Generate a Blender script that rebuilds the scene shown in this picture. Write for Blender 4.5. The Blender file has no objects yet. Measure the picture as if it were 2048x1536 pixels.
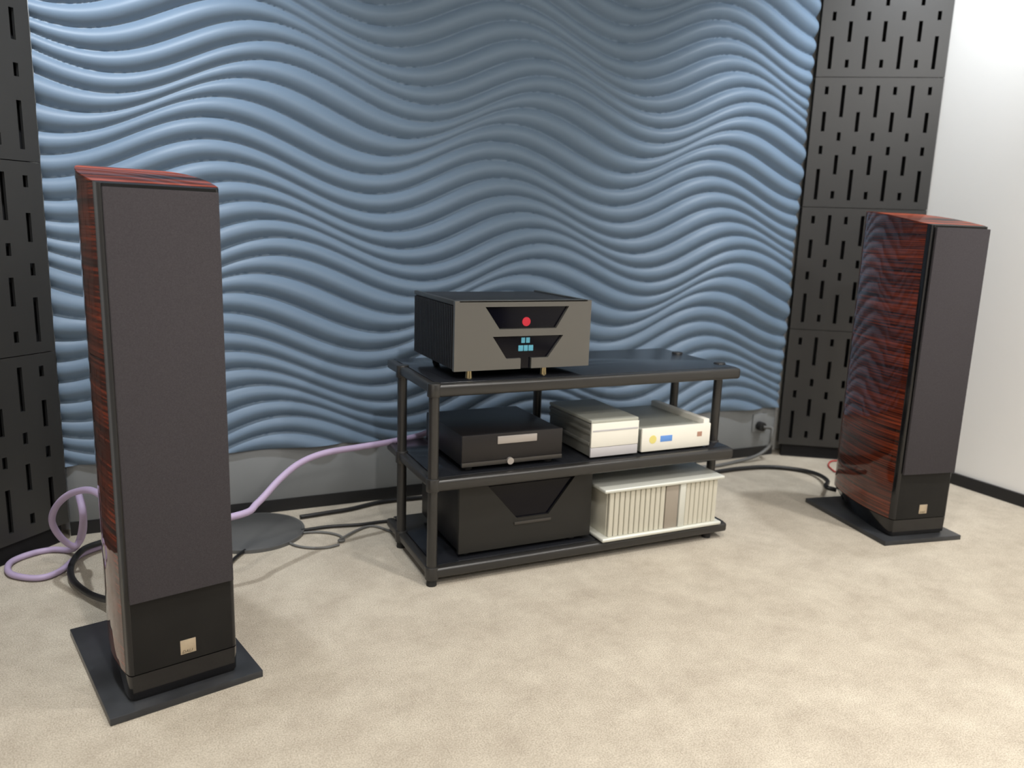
import bpy, bmesh, math, random
import numpy as np
from mathutils import Vector, Matrix
random.seed(7)
SC = bpy.context.scene
C = SC.collection
PI = math.pi
R = math.radians

# ------------------------------------------------------------------ camera
F_PX, PITCH, ROLL, CAM_H, YAW = 1565.15, R(11.178), R(1.956), 0.9638, R(25.3)
def room(v):                                   # camera-heading frame -> room frame (x along the blue wall, y towards it)
    c, s = math.cos(YAW), math.sin(YAW)
    return Vector((c*v[0]+s*v[1], -s*v[0]+c*v[1], v[2]))
def pix_dir(u, v):
    c, s = math.cos(ROLL), math.sin(ROLL)
    a, b = u-1024, v-768
    X = (c*a+s*b)/F_PX; Z = (s*a-c*b)/F_PX
    return room((X, math.cos(PITCH)+Z*math.sin(PITCH), Z*math.cos(PITCH)-math.sin(PITCH)))
EYE = Vector((0, 0, CAM_H))
def at_z(u, v, z=0.0):                         # where the line of sight meets a level surface
    d = pix_dir(u, v); return EYE+d*((z-CAM_H)/d.z)
def at_y(u, v, y):                             # where it meets an upright plane parallel to the blue wall
    d = pix_dir(u, v); return EYE+d*(y/d.y)
cr, sr, cp, sp = math.cos(ROLL), math.sin(ROLL), math.cos(PITCH), math.sin(PITCH)
ax, up, fw = room((cr, sr*sp, sr*cp)), room((-sr, cr*sp, cr*cp)), room((0, cp, -sp))
cam = bpy.data.cameras.new('camera'); cam.sensor_width = 36; cam.lens = 36*F_PX/2048; cam.clip_start = .05
camo = bpy.data.objects.new('camera', cam); C.objects.link(camo)
camo.matrix_world = Matrix(((ax.x, up.x, -fw.x, 0), (ax.y, up.y, -fw.y, 0), (ax.z, up.z, -fw.z, CAM_H), (0, 0, 0, 1)))
SC.camera = camo
cam.dof.use_dof = True; cam.dof.focus_distance = 1.85; cam.dof.aperture_fstop = 27.5e-3/0.010

# ------------------------------------------------------------------ light
SC.view_settings.view_transform = 'Standard'; SC.view_settings.look = 'None'
SC.view_settings.gamma = 1; SC.view_settings.use_curve_mapping = False
SC.view_settings.exposure = 0.12
w = bpy.data.worlds.new('world'); SC.world = w; w.use_nodes = True
w.node_tree.nodes['Background'].inputs[0].default_value = (1, .97, .93, 1)
w.node_tree.nodes['Background'].inputs[1].default_value = .10
CEIL = 2.60
def area(name, loc, size, power, col, size_y=None):
    l = bpy.data.lights.new(name, 'AREA'); l.shape = 'RECTANGLE' if size_y else 'DISK'; l.size = size
    if size_y: l.size_y = size_y
    l.energy = power; l.color = col
    o = bpy.data.objects.new(name, l); C.objects.link(o); o.location = loc; return o
def spot(name, loc, aim, power, ang, blend, col, rad=.04):
    l = bpy.data.lights.new(name, 'SPOT'); l.energy = power; l.spot_size = R(ang); l.spot_blend = blend
    l.color = col; l.shadow_soft_size = rad
    o = bpy.data.objects.new(name, l); C.objects.link(o); o.location = loc
    o.rotation_euler = (Vector(aim)-Vector(loc)).to_track_quat('-Z', 'Y').to_euler(); return o
WARM, COOL = (1, .965, .925), (.90, .95, 1)
spot('downlight_wall', (-.18, 1.80, CEIL-.03), (-.16, 2.45, 1.15), 125, 84, 1, COOL)
spot('downlight_wall', (2.66, 1.70, CEIL-.03), (2.66, 2.42, 1.15), 125, 84, 1, COOL)
spot('downlight_key', (.35, -.35, CEIL-.03), (.7, 1.0, 0), 88, 120, .7, WARM, .04)
spot('downlight_key', (2.15, -.85, CEIL-.03), (1.95, .6, 0), 76, 120, .7, WARM, .04)
for x, y, e in ((1.15, .95, 76), (2.45, .75, 132), (.1, .75, 62), (1.15, -.45, 54), (2.3, -.4, 50), (.05, -.5, 58), (1.2, -1.7, 66), (2.5, -1.8, 60)):
    spot('downlight_room', (x, y, CEIL-.03), (x, y, 0), e, 92, .8, WARM, .05)
area('ceiling_panel', (1.1, -2.15, CEIL-.02), .5, 44, WARM, .5)

# ------------------------------------------------------------------ materials
def mat(name, col, rough=.5, metal=0., spec=.5, coat=0., coat_rough=.03, emit=None, estr=0., bump=None, vary=None, trans=0., ior=1.45):
    m = bpy.data.materials.new(name); m.use_nodes = True
    N, L = m.node_tree.nodes, m.node_tree.links; b = N['Principled BSDF']
    b.inputs['Base Color'].default_value = (*col, 1); b.inputs['Roughness'].default_value = rough
    b.inputs['Metallic'].default_value = metal; b.inputs['Specular IOR Level'].default_value = spec
    b.inputs['Coat Weight'].default_value = coat; b.inputs['Coat Roughness'].default_value = coat_rough
    b.inputs['Transmission Weight'].default_value = trans; b.inputs['IOR'].default_value = ior
    if emit: b.inputs['Emission Color'].default_value = (*emit, 1); b.inputs['Emission Strength'].default_value = estr
    tc = N.new('ShaderNodeTexCoord')
    if vary:                                    # (scale, second colour, detail)
        n = N.new('ShaderNodeTexNoise'); n.inputs['Scale'].default_value = vary[0]; n.inputs['Detail'].default_value = vary[2]
        r = N.new('ShaderNodeValToRGB'); r.color_ramp.elements[0].color = (*col, 1); r.color_ramp.elements[1].color = (*vary[1], 1)
        r.color_ramp.elements[0].position = .35; r.color_ramp.elements[1].position = .65
        L.new(tc.outputs['Object'], n.inputs['Vector']); L.new(n.outputs['Fac'], r.inputs[0]); L.new(r.outputs[0], b.inputs['Base Color'])
    if bump:                                    # (scale, strength, distance)
        n = N.new('ShaderNodeTexNoise'); n.inputs['Scale'].default_value = bump[0]; n.inputs['Detail'].default_value = 4
        k = N.new('ShaderNodeBump'); k.inputs['Strength'].default_value = bump[1]; k.inputs['Distance'].default_value = bump[2]
        L.new(tc.outputs['Object'], n.inputs['Vector']); L.new(n.outputs['Fac'], k.inputs['Height']); L.new(k.outputs[0], b.inputs['Normal'])
    return m
M = {}
M['white_wall'] = mat('white_wall', (.86, .855, .835), .75, bump=(300, .05, .001))
M['charcoal_wall'] = mat('charcoal_wall', (.06, .06, .062), .8)
M['ceiling'] = mat('ceiling_paint', (.78, .77, .74), .85)
M['blue'] = mat('blue_lacquer', (.142, .203, .282), .46, spec=.35)
M['grey_board'] = mat('grey_board', (.20, .21, .215), .5, vary=(3, (.225, .235, .24), 3))
M['black_trim'] = mat('black_trim', (.012, .012, .013), .5)
M['panel_black'] = mat('panel_black', (.020, .020, .020), .36, spec=.85, bump=(900, .08, .0006))
M['felt'] = mat('black_felt', (.006, .006, .007), .95)
M['gloss_black'] = mat('gloss_black', (.007, .007, .008), .12, spec=.45, coat=.3, coat_rough=.03)
M['satin_black'] = mat('satin_black', (.008, .008, .008), .38, spec=.24, vary=(5, (.013, .0125, .012), 6))
M['plinth_black'] = mat('plinth_black', (.018, .019, .021), .30, spec=.55, vary=(9, (.038, .041, .046), 9))
M['grille'] = mat('grille_cloth', (.043, .039, .043), .95, spec=.15, bump=(1600, .5, .0012), vary=(900, (.060, .055, .060), 2))
M['grille_edge'] = mat('grille_frame', (.10, .095, .085), .6)
M['badge'] = mat('champagne_metal', (.62, .53, .40), .36, metal=.75, vary=(60, (.56, .47, .36), 4))
M['ink'] = mat('dark_engraving', (.06, .045, .03), .6)
M['rack'] = mat('rack_black', (.020, .0193, .0185), .33, spec=.7, bump=(700, .06, .0005))
M['rack_shelf'] = mat('rack_shelf_black', (.012, .013, .016), .16, spec=.6)
M['rubber'] = mat('black_rubber', (.012, .012, .012), .6)
M['amp_grey'] = mat('amp_grey_metal', (.155, .152, .142), .38, metal=.6, bump=(500, .05, .0004))
M['amp_dark'] = mat('amp_dark_metal', (.020, .020, .022), .45, metal=.3)
M['amp_edge'] = mat('amp_edge_metal', (.09, .088, .08), .35, metal=.7)
M['glass_black'] = mat('black_display_glass', (.002, .002, .005), .08, spec=.3)
M['red_led'] = mat('red_indicator', (.3, .01, .02), .5, emit=(.42, .012, .03), estr=.45)
M['cyan_led'] = mat('cyan_display', (.05, .2, .26), .5, emit=(.10, .32, .42), estr=.38)
M['brass'] = mat('brass', (.45, .36, .2), .3, metal=1)
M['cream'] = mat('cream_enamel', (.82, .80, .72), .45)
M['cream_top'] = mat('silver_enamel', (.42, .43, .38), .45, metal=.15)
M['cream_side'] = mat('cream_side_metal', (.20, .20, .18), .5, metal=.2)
M['pale_grey'] = mat('pale_grey_plastic', (.50, .49, .51), .5)
M['silver_fin'] = mat('silver_fin', (.62, .60, .51), .42, metal=.3)
M['silver_plate'] = mat('silver_plate', (.66, .67, .61), .40, metal=.3)
M['taupe'] = mat('taupe_panel', (.34, .30, .25), .5, metal=.2)
M['yellow'] = mat('yellow_print', (.75, .66, .22), .6)
M['blue_print'] = mat('blue_display', (.10, .22, .48), .4, emit=(.10, .25, .6), estr=.35)
M['red_print'] = mat('red_print', (.42, .24, .18), .6)
M['dark_unit'] = mat('dark_unit_metal', (.018, .016, .016), .4, metal=.2)
M['dark_strip'] = mat('dark_strip_metal', (.075, .07, .065), .4, metal=.6)
M['silver_bar'] = mat('silver_bar', (.42, .39, .37), .35, metal=.5)
M['lilac'] = mat('lilac_cable', (.40, .32, .47), .5, spec=.4, bump=(800, .2, .0005))
M['cable_black'] = mat('black_cable', (.012, .012, .013), .45)
M['cable_grey'] = mat('grey_cable', (.13, .13, .125), .5)
M['red_wire'] = mat('red_wire', (.45, .03, .03), .5)
M['gunmetal'] = mat('gunmetal_disc', (.085, .086, .086), .28, spec=.7)
M['cone'] = mat('woofer_cone', (.10, .03, .02), .7)
M['driver_rim'] = mat('driver_rim', (.30, .29, .27), .35, metal=.6)

def wood(name='red_veneer', coat=1., gain=1.):
    m = bpy.data.materials.new(name); m.use_nodes = True
    N, L = m.node_tree.nodes, m.node_tree.links; b = N['Principled BSDF']
    tc = N.new('ShaderNodeTexCoord'); mp = N.new('ShaderNodeMapping'); mp.inputs['Rotation'].default_value = (R(-5), 0, 0)
    mp.inputs['Scale'].default_value = (2.0, 2.2, 200)
    n1 = N.new('ShaderNodeTexNoise'); n1.inputs['Scale'].default_value = 1.0; n1.inputs['Detail'].default_value = 5; n1.inputs['Roughness'].default_value = .65; n1.inputs['Distortion'].default_value = .12
    r = N.new('ShaderNodeValToRGB'); e = r.color_ramp.elements
    e[0].position = .38; e[0].color = (.012, .004, .003, 1); e[1].position = .62; e[1].color = (.30*gain, .050*gain, .015*gain, 1)
    k = e.new(.48); k.color = (.10*gain, .017*gain, .006*gain, 1)
    mp2 = N.new('ShaderNodeMapping'); mp2.inputs['Scale'].default_value = (1.2, 1.2, 9)
    n2 = N.new('ShaderNodeTexNoise'); n2.inputs['Scale'].default_value = 1.0; n2.inputs['Detail'].default_value = 3
    r2 = N.new('ShaderNodeValToRGB'); r2.color_ramp.elements[0].position = .35; r2.color_ramp.elements[0].color = (.45, .42, .42, 1); r2.color_ramp.elements[1].position = .65; r2.color_ramp.elements[1].color = (1, 1, 1, 1)
    mx = N.new('ShaderNodeMix'); mx.data_type = 'RGBA'; mx.blend_type = 'MULTIPLY'; mx.inputs[0].default_value = 1
    L.new(tc.outputs['Object'], mp.inputs[0]); L.new(mp.outputs[0], n1.inputs[0]); L.new(n1.outputs['Fac'], r.inputs[0])
    L.new(tc.outputs['Object'], mp2.inputs[0]); L.new(mp2.outputs[0], n2.inputs[0]); L.new(n2.outputs['Fac'], r2.inputs[0])
    L.new(r.outputs[0], mx.inputs[6]); L.new(r2.outputs[0], mx.inputs[7]); L.new(mx.outputs[2], b.inputs['Base Color'])
    b.inputs['Roughness'].default_value = .5; b.inputs['Specular IOR Level'].default_value = .08; b.inputs['Coat Weight'].default_value = coat; b.inputs['Coat Roughness'].default_value = .015
    b.inputs['Coat IOR'].default_value = 1.55
    return m
M['wood'] = wood(gain=.85)
M['wood_top_lit'] = wood('red_veneer_satin_lit', .22, 1.7)  # satin copy of the veneer, light falling on the top brightened into its colour
def carpet():
    m = bpy.data.materials.new('beige_carpet'); m.use_nodes = True
    N, L = m.node_tree.nodes, m.node_tree.links; b = N['Principled BSDF']; b.inputs['Roughness'].default_value = .95; b.inputs['Specular IOR Level'].default_value = .1
    b.inputs['Sheen Weight'].default_value = .15
    tc = N.new('ShaderNodeTexCoord')
    def noise(s, d, ro=.5):
        n = N.new('ShaderNodeTexNoise'); n.inputs['Scale'].default_value = s; n.inputs['Detail'].default_value = d; n.inputs['Roughness'].default_value = ro
        L.new(tc.outputs['Object'], n.inputs['Vector']); return n
    a = noise(7, 12, .78); ra = N.new('ShaderNodeValToRGB'); e = ra.color_ramp.elements
    e[0].position = .36; e[0].color = (.48, .425, .345, 1); e[1].position = .64; e[1].color = (.64, .585, .485, 1)
    f = noise(330, 4, .7); rf = N.new('ShaderNodeValToRGB'); e = rf.color_ramp.elements
    e[0].position = .36; e[0].color = (.45, .42, .38, 1); e[1].position = .60; e[1].color = (1, 1, 1, 1)
    mx = N.new('ShaderNodeMix'); mx.data_type = 'RGBA'; mx.blend_type = 'MULTIPLY'; mx.inputs[0].default_value = .8
    L.new(a.outputs['Fac'], ra.inputs[0]); L.new(f.outputs['Fac'], rf.inputs[0]); L.new(ra.outputs[0], mx.inputs[6]); L.new(rf.outputs[0], mx.inputs[7]); L.new(mx.outputs[2], b.inputs['Base Color'])
    k = N.new('ShaderNodeBump'); k.inputs['Strength'].default_value = .6; k.inputs['Distance'].default_value = .004
    L.new(f.outputs['Fac'], k.inputs['Height']); L.new(k.outputs[0], b.inputs['Normal'])
    return m
M['carpet'] = carpet()

# ------------------------------------------------------------------ helpers
def link(name, me, m, parent=None, smooth=False):
    if m: me.materials.append(M[m] if isinstance(m, str) else m)
    if smooth: me.polygons.foreach_set('use_smooth', [True]*len(me.polygons))
    o = bpy.data.objects.new(name, me); C.objects.link(o); o.parent = parent; return o
def obj(name, bm, m, parent=None, smooth=False, bevel=0., seg=2):
    bmesh.ops.recalc_face_normals(bm, faces=bm.faces)
    if bevel:
        es = [e for e in bm.edges if e.is_manifold and e.calc_face_angle(0) > R(40)]
        bmesh.ops.bevel(bm, geom=es, offset=bevel, segments=seg, affect='EDGES', profile=.5, clamp_overlap=True)
    me = bpy.data.meshes.new(name); bm.to_mesh(me); bm.free()
    o = link(name, me, m, parent, smooth or bool(bevel))
    if bevel and not smooth: me.set_sharp_from_angle(angle=R(35))
    return o
def box(bm, x0, x1, y0, y1, z0, z1):
    v = [bm.verts.new((x, y, z)) for z in (z0, z1) for x, y in ((x0, y0), (x1, y0), (x1, y1), (x0, y1))]
    for f in ((0, 3, 2, 1), (4, 5, 6, 7), (0, 1, 5, 4), (1, 2, 6, 5), (2, 3, 7, 6), (3, 0, 4, 7)): bm.faces.new([v[i] for i in f])
def prism_y(bm, pts, y0, y1):                  # polygon in x,z extruded along y
    a = [bm.verts.new((x, y0, z)) for x, z in pts]; b = [bm.verts.new((x, y1, z)) for x, z in pts]; n = len(pts)
    bm.faces.new(a); bm.faces.new(b[::-1])
    for i in range(n): bm.faces.new((a[i], a[(i+1) % n], b[(i+1) % n], b[i]))
def cyl(bm, c, r, z0, z1, n=20, r2=None, axis='z'):
    r2 = r if r2 is None else r2
    def P(rr, i, h):
        a = 2*PI*i/n; u, v = rr*math.cos(a), rr*math.sin(a)
        return (c[0]+u, c[1]+v, h) if axis == 'z' else (c[0]+u, h, c[1]+v)
    a = [bm.verts.new(P(r, i, z0)) for i in range(n)]; b = [bm.verts.new(P(r2, i, z1)) for i in range(n)]
    bm.faces.new(a[::-1]); bm.faces.new(b)
    for i in range(n): bm.faces.new((a[i], a[(i+1) % n], b[(i+1) % n], b[i]))
def B(*boxes):
    bm = bmesh.new()
    for b in boxes: box(bm, *b)
    return bm
def tag(o, label=None, cat=None, group=None, kind=None):
    for k, v in (('label', label), ('category', cat), ('group', group), ('kind', kind)):
        if v: o[k] = v
    return o
def thing(name, label, cat, loc=(0, 0, 0), rz=0., group=None):
    o = bpy.data.objects.new(name, None); C.objects.link(o); o.location = loc; o.rotation_euler = (0, 0, rz); o.empty_display_size = .1
    return tag(o, label, cat, group)
def spline(pts, k=10):
    P = [Vector(p) for p in pts]; P = [P[0]*2-P[1]]+P+[P[-1]*2-P[-2]]; out = []
    for i in range(1, len(P)-2):
        a, b, c, d = P[i-1:i+3]
        for j in range(k):
            t = j/k
            out.append(.5*((2*b)+(c-a)*t+(2*a-5*b+4*c-d)*t*t+(3*b-a-3*c+d)*t**3))
    out.append(P[-2]); return out
def tube_bm(bm, pts, r, n=10, k=10):
    Q = spline(pts, k); rings = []; prev = None
    for i, q in enumerate(Q):
        t = (Q[min(i+1, len(Q)-1)]-Q[max(i-1, 0)]).normalized()
        if prev is None: s = t.orthogonal().normalized()
        else: s = (prev-t*prev.dot(t)).normalized()
        prev = s; u = t.cross(s)
        rings.append([bm.verts.new(q+(s*math.cos(2*PI*j/n)+u*math.sin(2*PI*j/n))*r) for j in range(n)])
    for a, b in zip(rings, rings[1:]):
        for j in range(n): bm.faces.new((a[j], a[(j+1) % n], b[(j+1) % n], b[j]))
    bm.faces.new(rings[0][::-1]); bm.faces.new(rings[-1])
def cable(name, pts, r, m, label, cat='cable', n=10):
    bm = bmesh.new(); tube_bm(bm, pts, r, n); return tag(obj(name, bm, m, None, True), label, cat)

# ------------------------------------------------------------------ the room
X0, X1, Y0, Y1 = -.62, 2.97, -2.6, 2.66
def struct(name, bm, m): return tag(obj(name, bm, m), kind='structure')
struct('floor', B((X0-.1, X1+.1, Y0-.1, Y1+.1, -.1, 0)), 'carpet')
struct('ceiling', B((X0-.1, X1+.1, Y0-.1, Y1+.1, CEIL, CEIL+.1)), 'ceiling')
struct('wall_back', B((X0-.1, X1+.1, Y1, Y1+.1, 0, CEIL)), 'white_wall')
struct('wall_right', B((X1, X1+.1, Y0, Y1, 0, CEIL)), 'white_wall')
struct('wall_left', B((X0-.1, X0, Y0, Y1, 0, CEIL)), 'white_wall')
struct('wall_front', B((X0-.1, X1+.1, Y0-.1, Y0, 0, CEIL)), 'charcoal_wall')
obj_bb = struct('baseboard_right', B((X1-.012, X1, Y0, 2.29, 0, .047)), 'black_trim')
WX0, WX1 = -.243, 2.547
struct('baseboard_back', B((WX0, WX1, 2.60, Y1, 0, .042)), 'black_trim')
tag(obj('trim_1', B((WX0, WX1, 2.603, Y1, .042, .222)), 'grey_board', bevel=.002), 'wide plain grey board below the wavy blue wall panelling', kind='structure')

# wavy blue panelling: ridges follow the lines z = Z0 - d n + A cos(k x + phase(n)), one ridge between two whole n
def wave_panel():
    q = [1.541575, 0.058173, -0.068613, 6.688802, 1.139595, -0.612106, 0.626136, 0.333594, -0.001181, 2.2e-05, 0.079846, -5.11149, -0.000137, 0.006275, -0.758677]
    def zl(n, X):
        ph = q[3]*X+q[4]+q[5]*np.sin(q[6]*n+q[7])+q[10]*np.sin(2*q[6]*n+q[11])+q[12]*n
        return q[0]-q[1]*n+q[2]*np.cos(ph)+q[8]*np.sin(2*ph)+q[9]*np.cos(2*ph)+q[13]*np.sin(q[6]*n+q[14])
    zb, zt = .222, 2.32
    xs = np.linspace(WX0, WX1, 520); zs = np.linspace(zb, zt, 560); nn = np.linspace(-20, 28, 4000)
    V = np.zeros((len(xs), len(zs), 3))
    for i, x in enumerate(xs):
        g = zl(nn, x); n = np.interp(zs, g[::-1], nn[::-1])
        sp_ = np.abs(np.gradient(zs, n+1e-12*np.arange(len(n))))
        sp_ = np.clip(sp_, .02, .09)
        fr = n-np.floor(n)
        h = np.abs(np.sin(PI*fr))**.85*sp_*.31
        V[i, :, 0] = x; V[i, :, 1] = 2.603-h; V[i, :, 2] = zs
    nx, nz = len(xs), len(zs)
    idx = np.arange(nx*nz).reshape(nx, nz)
    Fq = np.stack([idx[:-1, :-1], idx[1:, :-1], idx[1:, 1:], idx[:-1, 1:]], -1).reshape(-1, 4)
    verts = V.reshape(-1, 3).tolist(); faces = Fq.tolist()
    def rim(line):                              # close the edges back to the wall
        b0 = len(verts)
        for i in line: v = verts[i]; verts.append([v[0], 2.655, v[2]])
        for j in range(len(line)-1): faces.append([line[j+1], line[j], b0+j, b0+j+1])
    rim(idx[:, 0].tolist()); rim(idx[::-1, -1].tolist()); rim(idx[0, ::-1].tolist()); rim(idx[-1, :].tolist())
    me = bpy.data.meshes.new('wave_panel'); me.from_pydata(verts, [], faces); me.update()
    o = link('wave_panel', me, 'blue', None, True)
    me.set_sharp_from_angle(angle=R(70))
    tag(o, 'blue wall panelling with wavy sculpted ridges covering the end wall', 'wall panel')
wave_panel()

# slotted black corner panels, stacked
PW, PH = .50, .5215
def slot_plate():
    bm = bmesh.new(); t = .009; sw = .0145
    top_odd = [(.07, .13), (.26, .41), (.52, .585), (.70, .94)]
    top_even = [(1-b, 1-a) for a, b in top_odd[::-1]]
    xs = [PW*(.10+.133*i) for i in range(7)]; prev = .002
    for i, x in enumerate(xs):
        box(bm, prev, x-sw/2, 0, t, .0012, PH-.0012)
        z = .0012
        for a, b in sorted([(1-b, 1-a) for a, b in (top_odd if i % 2 == 0 else top_even)]):
            box(bm, x-sw/2, x+sw/2, 0, t, z, a*PH); z = b*PH
        box(bm, x-sw/2, x+sw/2, 0, t, z, PH-.0012)
        prev = x+sw/2
    box(bm, prev, PW-.002, 0, t, .0012, PH-.0012)
    bmesh.ops.recalc_face_normals(bm, faces=bm.faces)
    me = bpy.data.meshes.new('face_plate'); bm.to_mesh(me); bm.free(); me.materials.append(M['panel_black']); return me
plate = slot_plate()
bm = B((.004, PW-.004, .034, .05, .002, PH-.002), (.004, .012, .009, .034, .002, PH-.002), (PW-.012, PW-.004, .009, .034, .002, PH-.002))
backm = bpy.data.meshes.new('absorber_core'); bm.to_mesh(backm); bm.free(); backm.materials.append(M['felt'])
Z0P = .056
def panel(loc, rz, label, group):
    t = thing('acoustic_panel', label, 'acoustic panel', loc, rz, group)
    for n, me in (('face_plate', plate), ('absorber_core', backm)):
        o = bpy.data.objects.new(n, me); C.objects.link(o); o.parent = t
ORD = ['lowest', 'second lowest', 'third lowest', 'topmost']
for i in range(4):
    panel((2.5495, 2.572, Z0P+i*PH), R(-34), ORD[i]+' slotted black acoustic panel in the corner stack beside the white wall', 'panels by the white wall')
for i in range(3):
    panel((-.2405-PW*math.cos(R(45)), 2.568-PW*math.sin(R(45)), Z0P+i*PH), R(45), ['lowest', 'middle', 'upper'][i]+' slotted black acoustic panel in the corner stack behind the lilac cable loops', 'panels behind the lilac cable')
tag(obj('panel_foot', B((.02, PW-.02, .012, .045, 0, Z0P-.001)), 'felt'), 'low black foot under the slotted panel stack beside the white wall', 'panel foot')
o = bpy.data.objects['panel_foot']; o.location = (2.5495, 2.572, 0); o.rotation_euler = (0, 0, R(-34))
o = tag(obj('panel_foot', B((.02, PW-.02, .012, .045, 0, Z0P-.001)), 'felt'), 'low black foot under the slotted panel stack behind the lilac cable loops', 'panel foot')
o.location = (-.2405-PW*math.cos(R(45)), 2.568-PW*math.sin(R(45)), 0); o.rotation_euler = (0, 0, R(45))

# ------------------------------------------------------------------ loudspeakers
ST = [(.046, .1085), (.07, .1115), (.11, .1135), (.15, .1130), (.19, .1090), (.23, .1035), (.27, .0945), (.31, .084), (.345, .073), (.375, .062), (.395, .052)]
def top_z(y): return 1.020+.046*math.sin(min(1, max(0, (y-.0275)/.40))*PI/2)
def halfw(y):
    return float(np.interp(y, [.03]+[a for a, b in ST], [.1056]+[b for a, b in ST]))
def loft(bm, lo, hi, cap_lo=True, cap_hi=True):
    """lo/hi: lists of (y, halfwidth, z); a boat-shaped block between two outlines"""
    n = len(lo)
    def ring(S): return [bm.verts.new((-h, y, z)) for y, h, z in S]+[bm.verts.new((h, y, z)) for y, h, z in S[::-1]]
    a, b = ring(lo), ring(hi); m = 2*n
    for i in range(m): bm.faces.new((a[i], a[(i+1) % m], b[(i+1) % m], b[i]))
    for rg, on in ((a, cap_lo), (b, cap_hi)):
        if on:
            for i in range(n-1): bm.faces.new((rg[i], rg[i+1], rg[m-2-i], rg[m-1-i]))
def fine(S, k=3):
    ys = []
    for (a, _), (b, _) in zip(S, S[1:]): ys += list(np.linspace(a, b, k, endpoint=False))
    return ys+[S[-1][0]]
def speaker(loc, rz, label):
    t = thing('floor_speaker', label, 'speaker', loc, rz, 'pair of floorstanding speakers')
    # plinth with a bevelled upper edge
    obj('plinth', B((-.1498, .1498, 0, .4205, 0, .0156)), 'plinth_black', t, bevel=.0016)
    # base block that narrows towards the floor
    bm = bmesh.new(); ys = [.0285, .034]+fine(ST, 2)
    hw = lambda y: halfw(y)-(.004 if y < .03 else 0)
    lo = [(y+.002 if i < 2 else min(y, .385), max(.02, hw(y)-.0015-.045*max(0, (y-.05)/.35)**1.0), .0156) for i, y in enumerate(ys)]
    mid = [(l[0], l[1], .0225) for l in lo]
    hi = [(y, hw(y)-.0008, .0728) for y in ys]
    loft(bm, mid, hi); loft(bm, [(y+.004, max(.01, h-.004), .0156) for y, h, z in mid], [(y+.004, max(.01, h-.004), .0226) for y, h, z in mid])
    obj('base_block', bm, 'gloss_black', t, True).data.set_sharp_from_angle(angle=R(35))
    # veneered cabinet, top rising towards the rear
    bm = bmesh.new(); ys = fine(ST, 3)
    bmlo = [(y, halfw(y), .0755) for y in ys]
    loft(bm, bmlo, [(y, halfw(y), top_z(y)-.003) for y in ys])
    tm = bmesh.new(); loft(tm, [(y, halfw(y), top_z(y)-.003) for y in ys], [(y, halfw(y), top_z(y)) for y in ys])
    obj('top_panel', tm, 'wood_top_lit', t, True).data.set_sharp_from_angle(angle=R(35))
    c = obj('cabinet', bm, 'wood', t, True); c.data.set_sharp_from_angle(angle=R(35))
    # black front baffle, upright edges rounded
    bm = bmesh.new()
    ya, yb, rr = .0275, .046, .010
    for sg in (-1, 1):                          # polished rounded edges
        em = bmesh.new(); pts = [(sg*(.1058-rr+rr*math.cos(a)), ya-.0003+rr*(1-math.sin(a))) for a in [PI/2*(.9-k/9) for k in range(9)]]
        pts += [(sg*.1084, .0459), (sg*.085, .0459), (sg*.085, ya+.004)]
        lo = [em.verts.new((x, y, .0757)) for x, y in pts]; hi = [em.verts.new((x, y, top_z(y)-.0006)) for x, y in pts]
        em.faces.new(lo); em.faces.new(hi[::-1])
        for i in range(len(pts)): em.faces.new((lo[i], lo[(i+1) % len(pts)], hi[(i+1) % len(pts)], hi[i]))
        obj('edge_trim', em, 'gloss_black', t, True).data.set_sharp_from_angle(angle=R(35))
    ol = [(ya+rr*(1-math.sin(a)), .1056-rr+rr*math.cos(a)) for a in [PI/2*(1-k/6) for k in range(7)]]
    ol = [(y, h) for y, h in ol]+[(yb, halfw(yb))]
    loft(bm, [(y, h, .0755) for y, h in ol], [(y, h, top_z(y)-.0005) for y, h in ol])
    obj('baffle', bm, 'satin_black', t, True).data.set_sharp_from_angle(angle=R(35))
    # drivers behind the cloth
    for z, r_, n in ((.345, .082, 'woofer'), (.555, .082, 'woofer'), (.80, .062, 'midrange_driver')):
        bm = bmesh.new(); cyl(bm, (0, z), r_, ya-.0035, ya+.004, 40, axis='y'); d = obj(n, bm, 'driver_rim', t, True); d.data.set_sharp_from_angle(angle=R(35))
        bm = bmesh.new(); cyl(bm, (0, z), r_*.84, ya-.0042, ya, 40, r2=r_*.5, axis='y'); obj('cone', bm, 'cone', d, True).data.set_sharp_from_angle(angle=R(35))
    bm = bmesh.new(); cyl(bm, (0, .925), .022, ya-.003, ya+.004, 32, axis='y'); obj('tweeter', bm, 'driver_rim', t, True).data.set_sharp_from_angle(angle=R(35))
    # cloth grille standing proud of the baffle
    g = obj('grille', B((-.0993, .0993, ya-.0137, ya-.0052, .2312, 1.0128)), 'grille', t, bevel=.0016)
    obj('grille_frame', B((-.0975, .0975, ya-.0054, ya-.0040, .2335, 1.0105)), 'grille_edge', g)
    for x in (-.085, .085):
        for z in (.26, .62, .985):
            bm = bmesh.new(); cyl(bm, (x, z), .004, ya-.006, ya+.002, 10, axis='y'); obj('grille_peg', bm, 'rubber', g)
    # badge with engraved lettering
    b = obj('badge', B((-.0086, .0220, ya-.0010, ya+.001, .0909, .1216)), 'badge', t, bevel=.0006)
    tc = bpy.data.curves.new('lettering', 'FONT'); tc.body = 'DALI'; tc.size = .0086; tc.shear = .35; tc.space_character = 1.12; tc.extrude = .0002
    to = bpy.data.objects.new('tmp', tc); C.objects.link(to)
    dg = bpy.context.evaluated_depsgraph_get(); me = bpy.data.meshes.new_from_object(to.evaluated_get(dg)); bpy.data.objects.remove(to)
    me.transform(Matrix.Translation((-.0061, ya-.0011, .0936)) @ Matrix.Rotation(PI/2, 4, 'X'))
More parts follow.
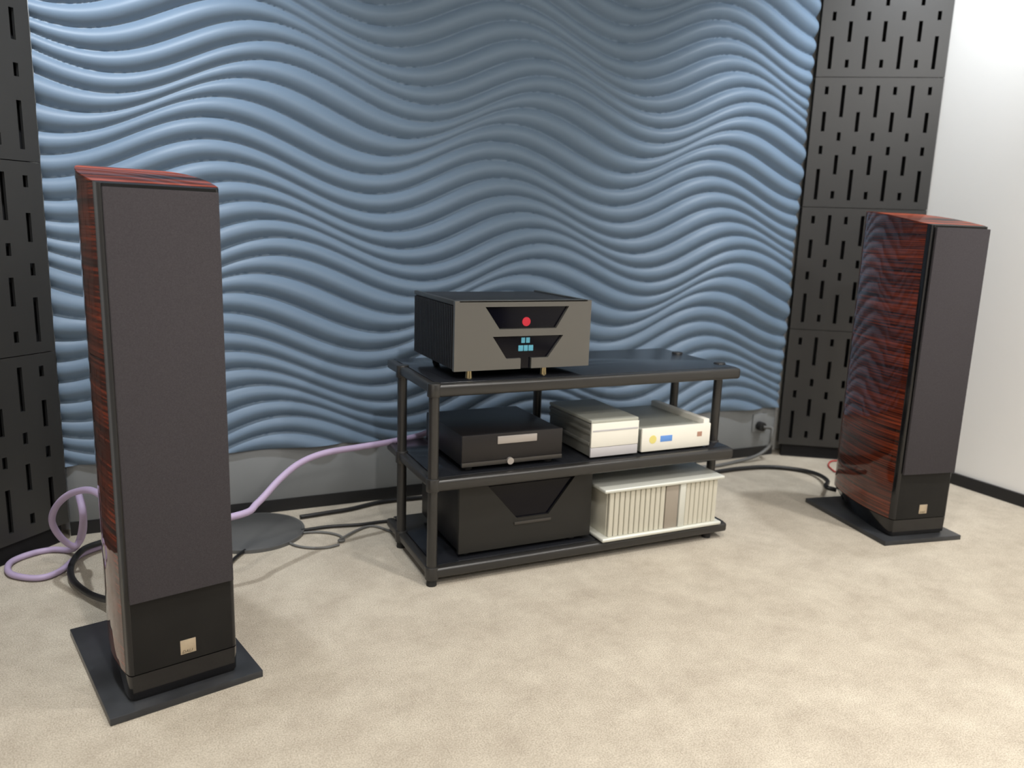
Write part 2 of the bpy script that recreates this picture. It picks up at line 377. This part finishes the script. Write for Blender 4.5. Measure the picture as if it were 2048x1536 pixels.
    me.materials.clear(); link('lettering', me, 'ink', b)
    # rear connection plate
    tp = obj('terminal_plate', B((-.036, .036, .3945, .3990, .16, .30)), 'rubber', t, bevel=.002)
    for x in (-.018, .018):
        for z in (.20, .25):
            bm = bmesh.new(); cyl(bm, (x, z), .007, .398, .418, 14, axis='y'); obj('binding_post', bm, 'brass', tp, True).data.set_sharp_from_angle(angle=R(35))
    return t
spL = speaker((.0427, 1.5683, 0), R(13.23), 'tall glossy red veneer speaker with cloth grille, beside the lilac cable loops')
spR = speaker((2.2731, 1.6109, 0), R(-10.0), 'tall glossy red veneer speaker with dark cloth grille, beside the white wall')
def spk_pt(o, p): return Matrix.Translation(o.location) @ Matrix.Rotation(o.rotation_euler.z, 4, 'Z') @ Vector(p)

# ------------------------------------------------------------------ rack
RX, RY = .671, 1.892
ZT = (.562, .303, .052)
t = thing('hifi_rack', 'low black metal equipment rack with three shelves and round posts', 'rack', (RX, RY, 0))
for x, y, ft in ((0, 0, (0, 0)), (1.0, .08, (.95, .016)), (0, .28, (0, .28)), (.506, .395, (.506, .395)), (.996, .30, (.996, .30))):
    bm = bmesh.new(); cyl(bm, (x, y), .0142, .026, .556, 20)
    p = obj('post', bm, 'rack', t, True); p.data.set_sharp_from_angle(angle=R(35))
    bm = bmesh.new(); cyl(bm, ft, .0145, 0, .030, 16, r2=.0125); obj('foot', bm, 'rubber', p, True).data.set_sharp_from_angle(angle=R(35))
    for z in ZT:
        bm = bmesh.new(); cyl(bm, (x, y), .0188, z-.034, z+.003, 20); obj('collar', bm, 'rack', p, bevel=.003)
for z in ZT:
    s = obj('shelf', B((.012, 1.006, .012, .405, z-.010, z)), 'rack_shelf', t, bevel=.001)
    obj('front_rail', B((.0, 1.008, -.016, .014, z-.034 if z > .1 else z-.030, z-.0002)), 'rack', s, bevel=.009, seg=5)
    obj('rear_rail', B((.0, 1.0, .382, .405, z-.028, z-.010)), 'rack', s, bevel=.005)
    for x in (-.012, .986):
        obj('side_rail', B((x, x+.024, .0, .40, z-.026, z-.0005)), 'rack', s, bevel=.006, seg=3)

def rk(x, y, z): return (RX+x, RY+y, z)
# --- big two-display amplifier on top
def facia(W, H, y, th):
    """front plate with a wide upper and a smaller lower wedge-shaped window"""
    bm = bmesh.new(); P = lambda u, v: (u*W, (1-v)*H)
    def poly(*uv): prism_y(bm, [P(*q) for q in uv], y, y+th)
    poly((0, 0), (1, 0), (1, .085), (0, .085))
    poly((0, .085), (.21, .085), (.315, .41), (.267, .515), (0, .515))
    poly((1, .085), (1, .515), (.79, .515), (.733, .41), (.825, .085))
    poly((.315, .41), (.733, .41), (.79, .515), (.267, .515))
    poly((0, .515), (.267, .515), (.37, .845), (.30, 1), (0, 1))
    poly((1, .515), (1, 1), (.74, 1), (.678, .845), (.79, .515))
    poly((.37, .845), (.475, .845), (.475, 1), (.30, 1)); poly((.555, .845), (.678, .845), (.74, 1), (.555, 1))
    return bm
t = thing('amplifier', 'grey faced amplifier with two dark wedge shaped displays and red light', 'amplifier', rk(.064, .028, ZT[0]))
W_, H_, D_ = .414, .188, .345
obj('case', B((.006, W_-.006, .012, D_, .024, .024+H_-.004)), 'amp_dark', t, bevel=.003)
o = obj('front_panel', facia(W_, H_, 0, .012), 'amp_grey', t); o.location.z = .024
d = obj('upper_display', B((.07, W_-.06, .0095, .0118, .024+.10*H_+.095, .024+.93*H_)), 'glass_black', t)
bm = bmesh.new(); cyl(bm, (.517*W_, .024+.69*H_), .0125, .0080, .0096, 28, axis='y'); obj('indicator', bm, 'red_led', d)
d = obj('lower_display', B((.10, W_-.08, .0095, .0118, .024+.0*H_, .024+.49*H_)), 'glass_black', t)
for u0, u1, v0, v1 in ((.485, .512, .545, .625), (.520, .548, .545, .625), (.465, .500, .66, .745), (.505, .535, .66, .745), (.540, .575, .66, .745)):
    obj('digit', B((u0*W_, u1*W_, .0082, .0096, .024+(1-v1)*H_, .024+(1-v0)*H_)), 'cyan_led', d, bevel=.0005)
obj('top_edge', B((0, .012, .012, D_, .024+H_-.012, .024+H_)), 'amp_edge', t, bevel=.002); obj('top_edge', B((W_-.012, W_, .012, D_, .024+H_-.012, .024+H_)), 'amp_edge', t, bevel=.002)
obj('top_edge', B((.012, W_-.012, .0, .03, .024+H_-.004, .024+H_+.001)), 'amp_edge', t, bevel=.001)
fin = B((-.002, .007, 0, .006, .030, .024+H_-.014)); fm = bpy.data.meshes.new('heat_fin'); fin.to_mesh(fm); fin.free(); fm.materials.append(M['amp_dark'])
for k in range(24):
    for x in (0, W_-.005):
        o = bpy.data.objects.new('heat_fin', fm); C.objects.link(o); o.parent = t; o.location = (x, .018+k*.0135, 0)
for x in (.055, W_-.13):
    bm = bmesh.new(); cyl(bm, (x, .03), .010, 0, .024, 18, r2=.008); obj('foot', bm, 'brass', t, True).data.set_sharp_from_angle(angle=R(35))
    bm = bmesh.new(); cyl(bm, (x, .30), .010, 0, .024, 18); obj('foot', bm, 'rubber', t, True)
# --- black amplifier with a V shaped front, bottom shelf
t = thing('amplifier', 'black amplifier with a V shaped front recess on the bottom shelf', 'amplifier', rk(.088, .028, ZT[2]))
W2, H2 = .425, .192
obj('case', B((.006, W2-.006, .012, .34, .012, .012+H2-.004)), 'amp_dark', t, bevel=.003)
bm = bmesh.new()
def poly(*uv): prism_y(bm, [(u*W2, .012+(1-v)*H2) for u, v in uv], 0, .012)
poly((0, 0), (.20, 0), (.42, .56), (.42, 1), (0, 1)); poly((1, 0), (1, 1), (.66, 1), (.66, .56), (.86, 0)); poly((.42, .56), (.66, .56), (.66, 1), (.42, 1))
obj('front_panel', bm, mat('charcoal_panel', (.018, .0175, .016), .45, metal=.2), t)
d = obj('recess', B((.07, W2-.05, .008, .0115, .012+.43*H2, .012+H2-.006)), 'glass_black', t)
obj('control_bar', B((.40*W2, .68*W2, -.003, .001, .012+.34*H2, .012+.385*H2)), 'dark_strip', t, bevel=.001)
for x in (.03, W2-.05):
    for y in (.03, .29):
        bm = bmesh.new(); cyl(bm, (x, y), .012, 0, .012, 16); obj('foot', bm, 'rubber', t)
# --- disc player, middle shelf
t = thing('disc_player', 'low black disc player with a silver tray bar on the middle shelf', 'disc player', rk(.093, .03, ZT[1]))
W3, H3 = .312, .088
obj('case', B((.003, W3-.003, .008, .31, .014, .014+H3-.002)), 'dark_unit', t, bevel=.002)
f = obj('front_panel', B((0, W3, 0, .008, .026, .014+H3)), 'dark_unit', t, bevel=.0015)
obj('disc_tray', B((.105, .228, -.004, .002, .014+H3-.030, .014+H3-.008)), 'silver_bar', t, bevel=.0015)
obj('lower_strip', B((0, W3, -.002, .008, .013, .0255)), 'dark_strip', t, bevel=.001)
bm = bmesh.new(); cyl(bm, (.145, .021), .010, -.008, 0, 20, axis='y'); obj('knob', bm, 'silver_bar', t, True).data.set_sharp_from_angle(angle=R(35))
for x in (.03, W3-.03):
    for y in (.03, .27):
        bm = bmesh.new(); cyl(bm, (x, y), .012, 0, .014, 16); obj('foot', bm, 'rubber', t)
# --- cream box on the middle shelf
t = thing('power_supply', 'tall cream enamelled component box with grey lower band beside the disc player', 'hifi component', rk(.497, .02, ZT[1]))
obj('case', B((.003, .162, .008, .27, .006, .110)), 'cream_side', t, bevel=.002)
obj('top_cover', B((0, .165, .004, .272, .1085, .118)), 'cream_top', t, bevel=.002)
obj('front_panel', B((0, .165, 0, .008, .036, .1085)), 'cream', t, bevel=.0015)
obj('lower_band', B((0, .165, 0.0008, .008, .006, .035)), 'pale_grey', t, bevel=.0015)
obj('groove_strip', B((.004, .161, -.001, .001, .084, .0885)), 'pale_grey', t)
for z in (.040, .075, .095): obj('side_rib', B((-.001, .004, .012, .268, z, z+.010)), 'cream_side', t, bevel=.001)
for x in (.02, .145):
    for y in (.03, .24):
        bm = bmesh.new(); cyl(bm, (x, y), .009, 0, .006, 14); obj('foot', bm, 'rubber', t)
# --- flat cream component with a display
t = thing('digital_converter', 'flat cream component with blue display and yellow mark at the middle shelf end', 'hifi component', rk(.676, .02, ZT[1]))
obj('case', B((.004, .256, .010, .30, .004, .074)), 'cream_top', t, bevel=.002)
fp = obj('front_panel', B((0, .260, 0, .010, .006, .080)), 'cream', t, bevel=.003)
obj('display', B((.068, .112, -.0008, .001, .034, .053)), 'blue_print', fp, bevel=.0003)
bm = bmesh.new(); cyl(bm, (.040, .044), .013, -.0009, .001, 24, axis='y'); obj('yellow_mark', bm, 'yellow', fp)
obj('red_mark', B((.208, .226, -.0007, .001, .040, .055)), 'red_print', fp)
obj('heat_sink', B((.238, .262, .010, .30, .030, .092)), 'cream', t, bevel=.004)
for x in (.02, .24):
    for y in (.03, .26):
        bm = bmesh.new(); cyl(bm, (x, y), .009, 0, .006, 14); obj('foot', bm, 'rubber', t)
# --- silver finned power amplifier, bottom shelf
t = thing('power_amplifier', 'silver power amplifier with vertical front fins on the bottom shelf', 'amplifier', rk(.528, -.025, ZT[2]))
W4, H4 = .445, .166
obj('body', B((.022, W4-.022, .024, .35, .012, H4-.008)), 'silver_fin', t, bevel=.002)
obj('top_plate', B((0, W4, 0, .36, H4-.011, H4)), 'silver_plate', t, bevel=.004, seg=3)
obj('bottom_plate', B((0, W4, 0, .36, .002, .013)), 'silver_plate', t, bevel=.004, seg=3)
obj('centre_panel', B((.228, .275, .010, .026, .013, H4-.011)), 'taupe', t, bevel=.001)
obj('centre_post', B((.278, .300, .006, .026, .013, H4-.011)), 'silver_plate', t, bevel=.002)
fb = B((0, .0158, 0, .016, .013, H4-.011)); bmesh.ops.recalc_face_normals(fb, faces=fb.faces)
bmesh.ops.bevel(fb, geom=fb.edges[:], offset=.002, segments=1, affect='EDGES'); f4 = bpy.data.meshes.new('fin'); fb.to_mesh(f4); fb.free(); f4.materials.append(M['silver_fin'])
for x in [.024+.0185*k for k in range(11)]+[.304+.0178*k for k in range(7)]:
    o = bpy.data.objects.new('fin', f4); C.objects.link(o); o.parent = t; o.location = (x, .010, 0)

# ------------------------------------------------------------------ things on the floor
bm = bmesh.new(); cyl(bm, (0, 0), .158, 0, .010, 64); cyl(bm, (0, 0), .150, .010, .0125, 64, r2=.146)
o = tag(obj('floor_disc', bm, 'gunmetal', None, True), 'flat round dark grey disc lying on the carpet by the wall', 'disc'); o.data.set_sharp_from_angle(angle=R(35)); o.location = (.268, 2.432, 0)

def P(u, v, y): return at_y(u, v, y)
def G(u, v, z=.010): return at_z(u, v, z)
bpL = spk_pt(spL, (.018, .425, .25)); bpL2 = spk_pt(spL, (-.018, .425, .25)); bpR = spk_pt(spR, (-.018, .425, .25))
cable('speaker_cable', [bpL, spk_pt(spL, (.06, .46, .20)), P(478, 1030, 2.06), P(515, 1006, 2.10), P(560, 958, 2.15), P(600, 926, 2.19), P(650, 906, 2.22), P(720, 894, 2.25), P(790, 882, 2.28), P(852, 866, 2.31), (RX+.25, RY+.42, .37), (RX+.31, RY+.39, .36)],
      .0095, 'lilac', 'thick lilac speaker cable rising from the floor to the rack')
cable('speaker_cable', [bpL2, P(195, 986, 2.03), P(150, 984, 2.10), P(116, 1008, 2.18), P(104, 1042, 2.24), P(122, 1075, 2.28), P(150, 1092, 2.30), P(166, 1065, 2.29), P(166, 1020, 2.25), P(158, 992, 2.20), P(166, 1040, 2.16),
      G(150, 1096, .03), G(105, 1099), G(60, 1108), G(20, 1126), G(22, 1148), G(75, 1156), G(120, 1142), G(160, 1110), G(205, 1092)],
      .0085, 'lilac', 'looped lilac cable lying on the carpet behind the speaker')
cable('power_cable', [G(225, 1080, .03), G(198, 1086, .03), G(165, 1100, .03), G(143, 1130, .02), G(146, 1160, .016), G(176, 1186, .02), G(212, 1199, .03), spk_pt(spL, (-.035, .43, .05)), spk_pt(spL, (-.02, .405, .055))],
      .0085, 'cable_black', 'thick black cable curling out behind the speaker onto carpet')
cable('floor_cable', [G(440, 1150, .007), G(475, 1112, .007), G(520, 1084, .007), G(580, 1066, .007), G(650, 1054, .007), G(720, 1049, .007), G(775, 1042, .007), G(830, 1040, .007), (RX+.2, RY+.34, .007)],
      .005, 'cable_black', 'thin black cable running across the carpet to the rack')
ell = [G(632+56*math.cos(a), 1080+16*math.sin(a), .005) for a in [2*PI*k/12+.6 for k in range(12)]]
cable('floor_cable', ell+[ell[0]+Vector((.01, .03, .004)), G(740, 1052, .005), G(800, 1068, .005), G(850, 1062, .005)], .0038, 'cable_grey', 'thin grey cable lying in a loop on the carpet')
cable('floor_cable', [G(600, 1034, .009), G(650, 1026, .009), G(700, 1018, .009), G(760, 1004, .009), G(830, 996, .009), G(900, 990, .009)], .007, 'cable_black', 'black cable lying along the foot of the grey board')
cable('power_cable', [spk_pt(spR, (-.03, .407, .045)), spk_pt(spR, (-.055, .435, .050)), G(1655, 962, .03), G(1636, 949, .016), G(1600, 940, .010), G(1540, 934, .010), G(1480, 937, .010), G(1430, 944, .010), G(1380, 950, .010)],
      .0085, 'cable_black', 'black power cable from the speaker by the white wall to the rack')
cable('red_wire', [G(1700, 940, .005), G(1676, 945, .005), G(1663, 938, .005), G(1657, 930, .005), G(1664, 922, .005), G(1690, 922, .005)], .003, 'red_wire', 'thin red wire on the carpet behind the speaker', 'wire')
s = thing('wall_socket', 'pale wall socket with a black plug on the grey board', 'socket', at_y(1518, 845, 2.603))
obj('cover_plate', B((-.04, .04, -.006, .0, -.04, .04)), 'grey_board', s, bevel=.002)
bm = bmesh.new(); cyl(bm, (-.006, -.012), .020, -.036, -.006, 20, axis='y'); obj('plug', bm, 'rubber', s, bevel=.003)
p0 = s.location
cable('mains_cable', [p0+Vector((-.006, -.037, -.012)), p0+Vector((.02, -.06, -.014)), P(1543, 872, 2.53), P(1538, 893, 2.53), P(1512, 912, 2.53), G(1470, 924, .008), G(1430, 932, .008), G(1390, 935, .008)], .0075, 'cable_grey', 'grey mains cable hanging from the wall socket')
